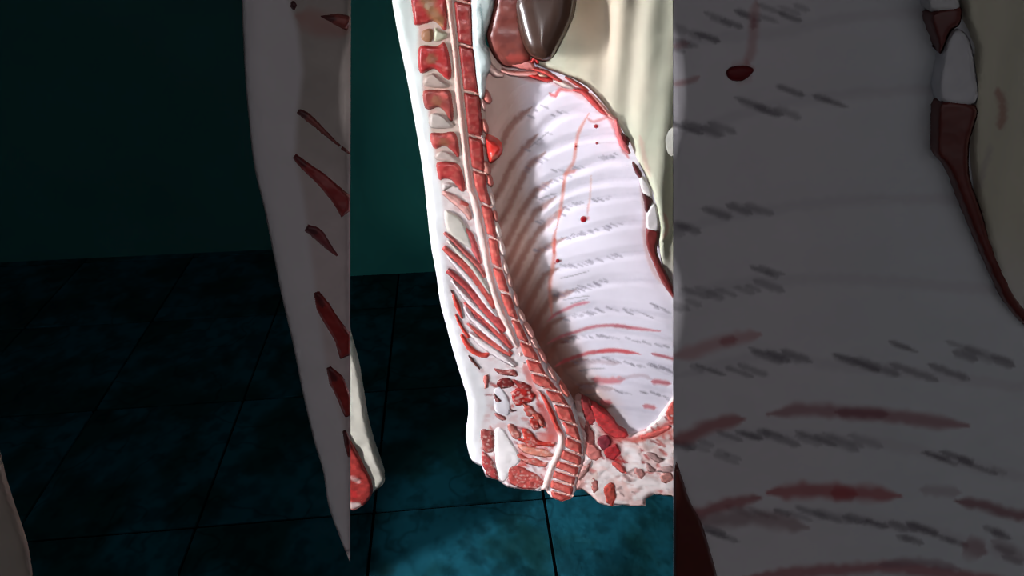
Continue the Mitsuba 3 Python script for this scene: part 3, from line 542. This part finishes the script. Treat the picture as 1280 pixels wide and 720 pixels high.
# ------------------------------------------------------------------ pork half standing in for the dim side copy on the left, sawn face to the camera
YL = 0.40
left = thing('pork_half', 'dim grey stand-in for the blurred side copy left of the lit half, with slanting red bands', 'pork half', 'pork halves hanging side by side')
LO = [(294, -230), (298, -90), (302, 0), (306, 90), (311, 150), (318, 210), (330, 260), (342, 320), (352, 370), (366, 430), (378, 490), (392, 550), (404, 590), (410, 630), (424, 670), (438, 704)]
LI = [(358, -230), (360, -90), (362, 0), (372, 40), (378, 90), (372, 135), (368, 195), (378, 240), (384, 285), (394, 365), (408, 460), (426, 520), (436, 560), (440, 720)]
def left_col(uv, v, col):
    a = sstep(-5, 6, uv[:, 0] - xr_(uv[:, 1], LI))[:, None]
    n = meshkit.fbm(v * 60, 4, 51)[:, None]
    t = sstep(330, 120, uv[:, 1])[:, None]
    tissue = (lin((226, 206, 206)) * (1 - t) + lin((196, 182, 176)) * t) * (0.85 + 0.3 * n)
    return lin((238, 228, 232)) * (1 - a) + tissue * a
flesh('back_slab', left, slab(poly(np.vstack([curve(LO, 4), [(438, 704), (438, -230)]])), YL, 0.006, 24, 0.03, 60, 4, 0.001, 60), (230, 220, 222), [([(372, 20), (400, 30), (438, 34)], 22, (196, 120, 112), 0.5)], 0.04, 30, colorfn=left_col, bsdf='soft_fat')
for pts, w, c in [([(371, 138), (384, 146), (404, 164), (424, 182), (437, 192)], [9, 12, 9, 4, 3], (140, 70, 66)), ([(367, 194), (382, 208), (404, 226), (424, 248), (437, 264)], [9, 13, 18, 22, 26], (168, 62, 62)), ([(382, 284), (396, 292), (412, 310), (424, 322)], [11, 17, 10, 2], (136, 62, 66)),
                  ([(395, 364), (404, 384), (416, 404), (428, 424), (437, 444)], [9, 20, 20, 22, 26], (160, 48, 46)), ([(410, 458), (420, 476), (430, 500), (437, 520)], [8, 20, 16, 12], (158, 50, 48)), ([(430, 538), (435, 556), (437, 572)], [4, 9, 4], (150, 48, 46)), ([(400, 20), (420, 24), (437, 30)], [3, 16, 18], (160, 76, 70)), ([(366, 0), (368, 14)], [6, 12, 4], (130, 70, 70))]:
    g = ribbon(pts, w).intersection(shapely.box(0, -100, 437.5, 800))
    flesh('muscle_or_shade_band', left, slab(g, YL - 0.005, 0.003, 6, 0.008, 6, 2.5, 0.002, 90), c, [(pts[:2], 7, (58, 36, 42), 0.7)] if c[0] < 169 and pts[0][0] > 360 else (), 0.2, 80, second=np.clip(np.array(c) + 24, 0, 255), second_amt=0.4)

# ------------------------------------------------------------------ pork half made from the dim enlarged copy on the right, rib side to the camera
YR = 0.37
right = thing('pork_half', 'dim grey stand-in for the enlarged side copy right of the lit half, ribs and dark red strip', 'pork half', 'pork halves hanging side by side')
def rd(u, v): return YR + 0.012 * np.exp(-((u - 990) / 150) ** 2)
right_rows = [[(830, -225), (1330, -225)], [(830, -130), (1000, -145), (1160, -150), (1330, -140)], [(830, -40), (1000, -60), (1160, -60), (1330, -40)], [(830, 62), (890, 48), (980, 40), (1080, 20), (1330, 10)], [(830, 172), (900, 152), (970, 132), (1080, 116), (1330, 110)], [(830, 292), (900, 274), (960, 262), (1080, 250), (1330, 250)], [(830, 372), (890, 360), (960, 352), (1080, 350), (1330, 370)],
              [(830, 474), (900, 458), (960, 445), (1040, 456), (1140, 466), (1330, 492)], [(830, 564), (910, 546), (970, 544), (1080, 550), (1170, 570), (1330, 610)], [(830, 664), (900, 652), (960, 644), (1040, 645), (1100, 655), (1180, 668), (1330, 720)], [(830, 770), (960, 750), (1100, 752), (1330, 800)]]
RM_keep, RM = RM, []
for r in right_rows: RM.append((curve(r, 6), 12, (206, 200, 208), 0.5))
for pts, n, L, w in [([(855, 34), (875, 44), (895, 48)], 5, 22, 4), ([(896, 20), (915, 32)], 3, 20, 3), ([(960, 14), (1020, 6)], 4, 26, 4), ([(930, 18), (990, 20)], 5, 22, 3), ([(842, 60), (862, 54)], 3, 18, 3), ([(856, 158), (880, 164), (910, 156)], 6, 26, 4), ([(935, 128), (960, 138), (990, 142)], 6, 26, 4), ([(990, 114), (1030, 124), (1040, 130)], 5, 24, 3.5),
                     ([(842, 286), (870, 282)], 5, 20, 4), ([(885, 268), (920, 262), (952, 260)], 6, 26, 4), ([(870, 364), (890, 368), (930, 362), (966, 360)], 9, 26, 4), ([(950, 338), (972, 342)], 4, 22, 3), ([(842, 384), (870, 380)], 4, 20, 3), ([(950, 440), (970, 445), (1000, 452)], 8, 26, 3.5), ([(870, 460), (950, 466)], 6, 24, 3), ([(1040, 452), (1100, 460), (1180, 466)], 8, 40, 4), ([(1205, 436), (1222, 444)], 3, 30, 4), ([(1230, 440), (1262, 458)], 4, 26, 4), ([(1120, 430), (1136, 436)], 2, 18, 3),
                     ([(914, 543), (940, 545), (966, 545)], 7, 20, 3), ([(850, 560), (880, 556)], 6, 22, 3.5), ([(980, 548), (1040, 550), (1090, 552)], 7, 34, 4), ([(1166, 570), (1200, 578), (1258, 592)], 9, 26, 3.5), ([(900, 570), (920, 572)], 3, 20, 3), ([(930, 642), (1000, 642), (1060, 650), (1120, 658), (1170, 664)], 22, 28, 3.5), ([(1180, 672), (1195, 684)], 3, 24, 4), ([(1240, 662), (1270, 700)], 7, 24, 4), ([(1130, 668), (1144, 680)], 3, 22, 3), ([(880, 664), (910, 668)], 5, 22, 3)]:
    dashes(pts, max(2, n - n // 4), L * 1.25, 0.36, (124, 117, 126), 0.62, w * 1.55, 3.5)
for pts, w, c, s in [([(842, 446), (872, 438), (900, 428), (950, 418)], 11, (196, 130, 134), 0.7), ([(900, 428), (920, 424)], 8, (170, 80, 88), 0.7), ([(838, 552), (864, 544), (890, 532), (930, 524)], 11, (166, 64, 68), 0.85), ([(960, 518), (1010, 512), (1060, 516), (1110, 520), (1210, 532)], 11, (160, 96, 106), 0.85), ([(1045, 515), (1110, 518)], 8, (130, 66, 80), 0.7),
                     ([(842, 646), (880, 640), (910, 630), (950, 622)], 10, (160, 52, 60), 0.85), ([(960, 616), (1010, 613), (1060, 615), (1125, 620)], 13, (176, 66, 72), 0.9), ([(1040, 616), (1070, 618)], 11, (168, 48, 56), 0.7), ([(1195, 626), (1230, 632), (1262, 642), (1300, 650)], 9, (128, 40, 56), 0.85), ([(1150, 612), (1200, 616)], 9, (170, 150, 160), 0.6),
                     ([(870, 652), (940, 648), (1010, 660)], 13, (150, 112, 116), 0.7), ([(1205, 680), (1230, 690)], 16, (150, 100, 108), 0.7), ([(1240, 676), (1280, 700)], 12, (160, 140, 148), 0.6), ([(930, 722), (1000, 716), (1060, 712), (1130, 710), (1300, 735)], 10, (168, 74, 84), 0.85), ([(1100, 706), (1150, 702), (1200, 712)], 7, (150, 120, 132), 0.7),
                     ([(945, 0), (942, 28), (940, 60), (932, 84)], 8, (196, 150, 152), 0.75), ([(943, 24), (942, 36)], 6, (150, 90, 100), 0.7), ([(915, 92), (940, 86)], 16, (196, 130, 136), 0.6), ([(842, 106), (866, 100), (874, 96)], 5, (180, 110, 116), 0.7), ([(842, 58), (860, 54)], 6, (170, 110, 118), 0.6)]:
    RM.append((curve(pts, 6), w * 1.3, c, s * 0.85))
RIGHT_M, RM = RM, RM_keep
def right_col(uv, v, col):
    t = sstep(1180, 960, uv[:, 0])[:, None]
    return lin((220, 222, 228)) * (1 - t) + lin((226, 220, 226)) * t
flesh('pleura', right, slab([(842, -230), (1340, -230), (1340, 800), (842, 800)], lambda u, v: rd(u, v) + 0.0012, 0, 4, 0.03, 60, 6), (224, 220, 226), RIGHT_M, 0.04, 20, colorfn=right_col, bsdf='soft_fat')
clip = shapely.box(842, -230, 1338, 800)
for ra, rb in zip(right_rows[:-1], right_rows[1:]):
    g = poly(np.vstack([curve(ra, 6), curve(rb, 6)[::-1]])).intersection(clip)
    flesh('rib', right, slab(g, rd, 0.0012, 30, 0.002, 8, 3, 0.0006, 60, soft=True), (224, 220, 226), RIGHT_M, 0.05, 30, colorfn=right_col, bsdf='soft_fat')
def rbelly_col(uv, v, col):
    t = sstep(250, 420, uv[:, 1])[:, None]
    return lin((214, 208, 188)) * (1 - t) + lin((214, 208, 206)) * t
flesh('belly_fat', right, slab([(1212, -230), (1340, -230), (1340, 470), (1300, 430), (1270, 395), (1250, 350), (1232, 300), (1220, 250), (1214, 200), (1216, 130), (1222, 60), (1206, 20), (1200, -40)], lambda u, v: YR - 0.004 + 0.002 * np.sin(u / 14 + v / 90), 0.005, 16, 0.012, 16, 5), (210, 204, 188), [(curve([(1246, 110), (1254, 135), (1250, 165)], 4), 8, (176, 120, 110), 0.7), (curve([(1222, 240), (1236, 190), (1240, 180)], 4), 6, (180, 170, 170), 0.5)], 0.05, 30, colorfn=rbelly_col, bsdf='soft_fat')
for pts, c in [([(1160, -60), (1195, -60), (1200, 0), (1196, 14), (1162, 14), (1158, -10)], (206, 204, 206)), ([(1162, 16), (1200, 8), (1200, 30), (1188, 40), (1176, 68), (1170, 52)], (104, 52, 50)), ([(1186, 44), (1198, 36), (1212, 50), (1220, 90), (1220, 130), (1174, 126), (1176, 76)], (212, 210, 216)),
               ([(1175, 126), (1220, 132), (1217, 160), (1212, 178), (1212, 220), (1226, 262), (1238, 300), (1256, 340), (1270, 372), (1290, 398), (1310, 430), (1284, 410), (1260, 384), (1240, 346), (1216, 290), (1200, 250), (1186, 214), (1170, 194), (1170, 168)], (104, 46, 42))]:
    flesh('diaphragm', right, slab(poly(loop(pts, 3)), YR - 0.006, 0.004, 8, 0.012, 8, 3, 0.001, 90), c, (), 0.2, 60)
flesh('blood_drop', right, slab(loop([(908, 90), (914, 84), (930, 82), (942, 86), (938, 94), (928, 101), (916, 101), (910, 97)], 3), lambda u, v: rd(u, v) - 0.002, 0.002, 9, 0.004, 9, 2), (110, 8, 18), bsdf='soft_fat')
flesh('muscle_or_shade_band', right, slab(poly(loop([(843, 590), (852, 596), (862, 626), (876, 652), (888, 690), (898, 730), (904, 790), (843, 790)], 3)).intersection(clip), lambda u, v: rd(u, v) - 0.004, 0.004, 10, 0.01, 10, 3), (92, 46, 42), (), 0.15, 60, label='dark red-brown cavity shade painted at the lower left edge')  # dark patch coloured in where the cavity lies in shade

# ------------------------------------------------------------------ shoulder tip of another half peeping out, and a stand-in for the dim side copy at the far left
YP = 0.86
tip = thing('pork_half', 'pale fat and red shoulder tip of a half peeping out left of the lit one', 'pork half', 'pork halves hanging side by side')
TR = [(402, -200), (405, -60), (410, 100), (416, 250), (426, 360), (438, 424), (448, 460), (455, 500), (460, 530), (468, 560), (479, 592), (481, 602), (474, 610), (466, 616)]
flesh('back_slab', tip, slab(poly(np.vstack([curve(TR, 4), [(455, 625), (440, 622), (424, 610), (414, 560), (404, 500), (392, 420), (384, 330), (378, 200), (374, -60), (372, -200)]])), YP, 0.006, 8, 0.06, 30, 3, 0.006, 40), (214, 210, 196), (), 0.08, 40, bsdf='wet_flesh')
flesh('neck_muscle', tip, slab(loop([(430, 540), (442, 556), (454, 580), (466, 606), (462, 624), (450, 634), (438, 638), (424, 624), (416, 590), (420, 560)], 4), YP - 0.006, 0.008, 10, 0.03, 14, 2, 0.008, 60), (178, 62, 56), [([(438, 596), (450, 604)], 5, (214, 180, 176), 0.7), ([(434, 632), (452, 632)], 6, (236, 220, 214), 0.8), ([(438, 612), (446, 622)], 5, (206, 52, 54), 0.8)], 0.3, 90, second=(150, 50, 48), second_amt=0.6)
YF = 0.30
far = thing('pork_half', 'dim fatty edge standing in for the side copy at the lower left, above the black floor', 'pork half', 'pork halves hanging side by side')
flesh('back_slab', far, slab(poly(np.vstack([curve([(-24, 440), (-8, 540), (2, 590), (14, 630), (26, 664), (36, 700), (46, 780)], 5), [(-80, 780), (-80, 440)]])), YF, 0.004, 18, 0.012, 30, 4), (170, 156, 146), (), 0.06, 30, bsdf='soft_fat')
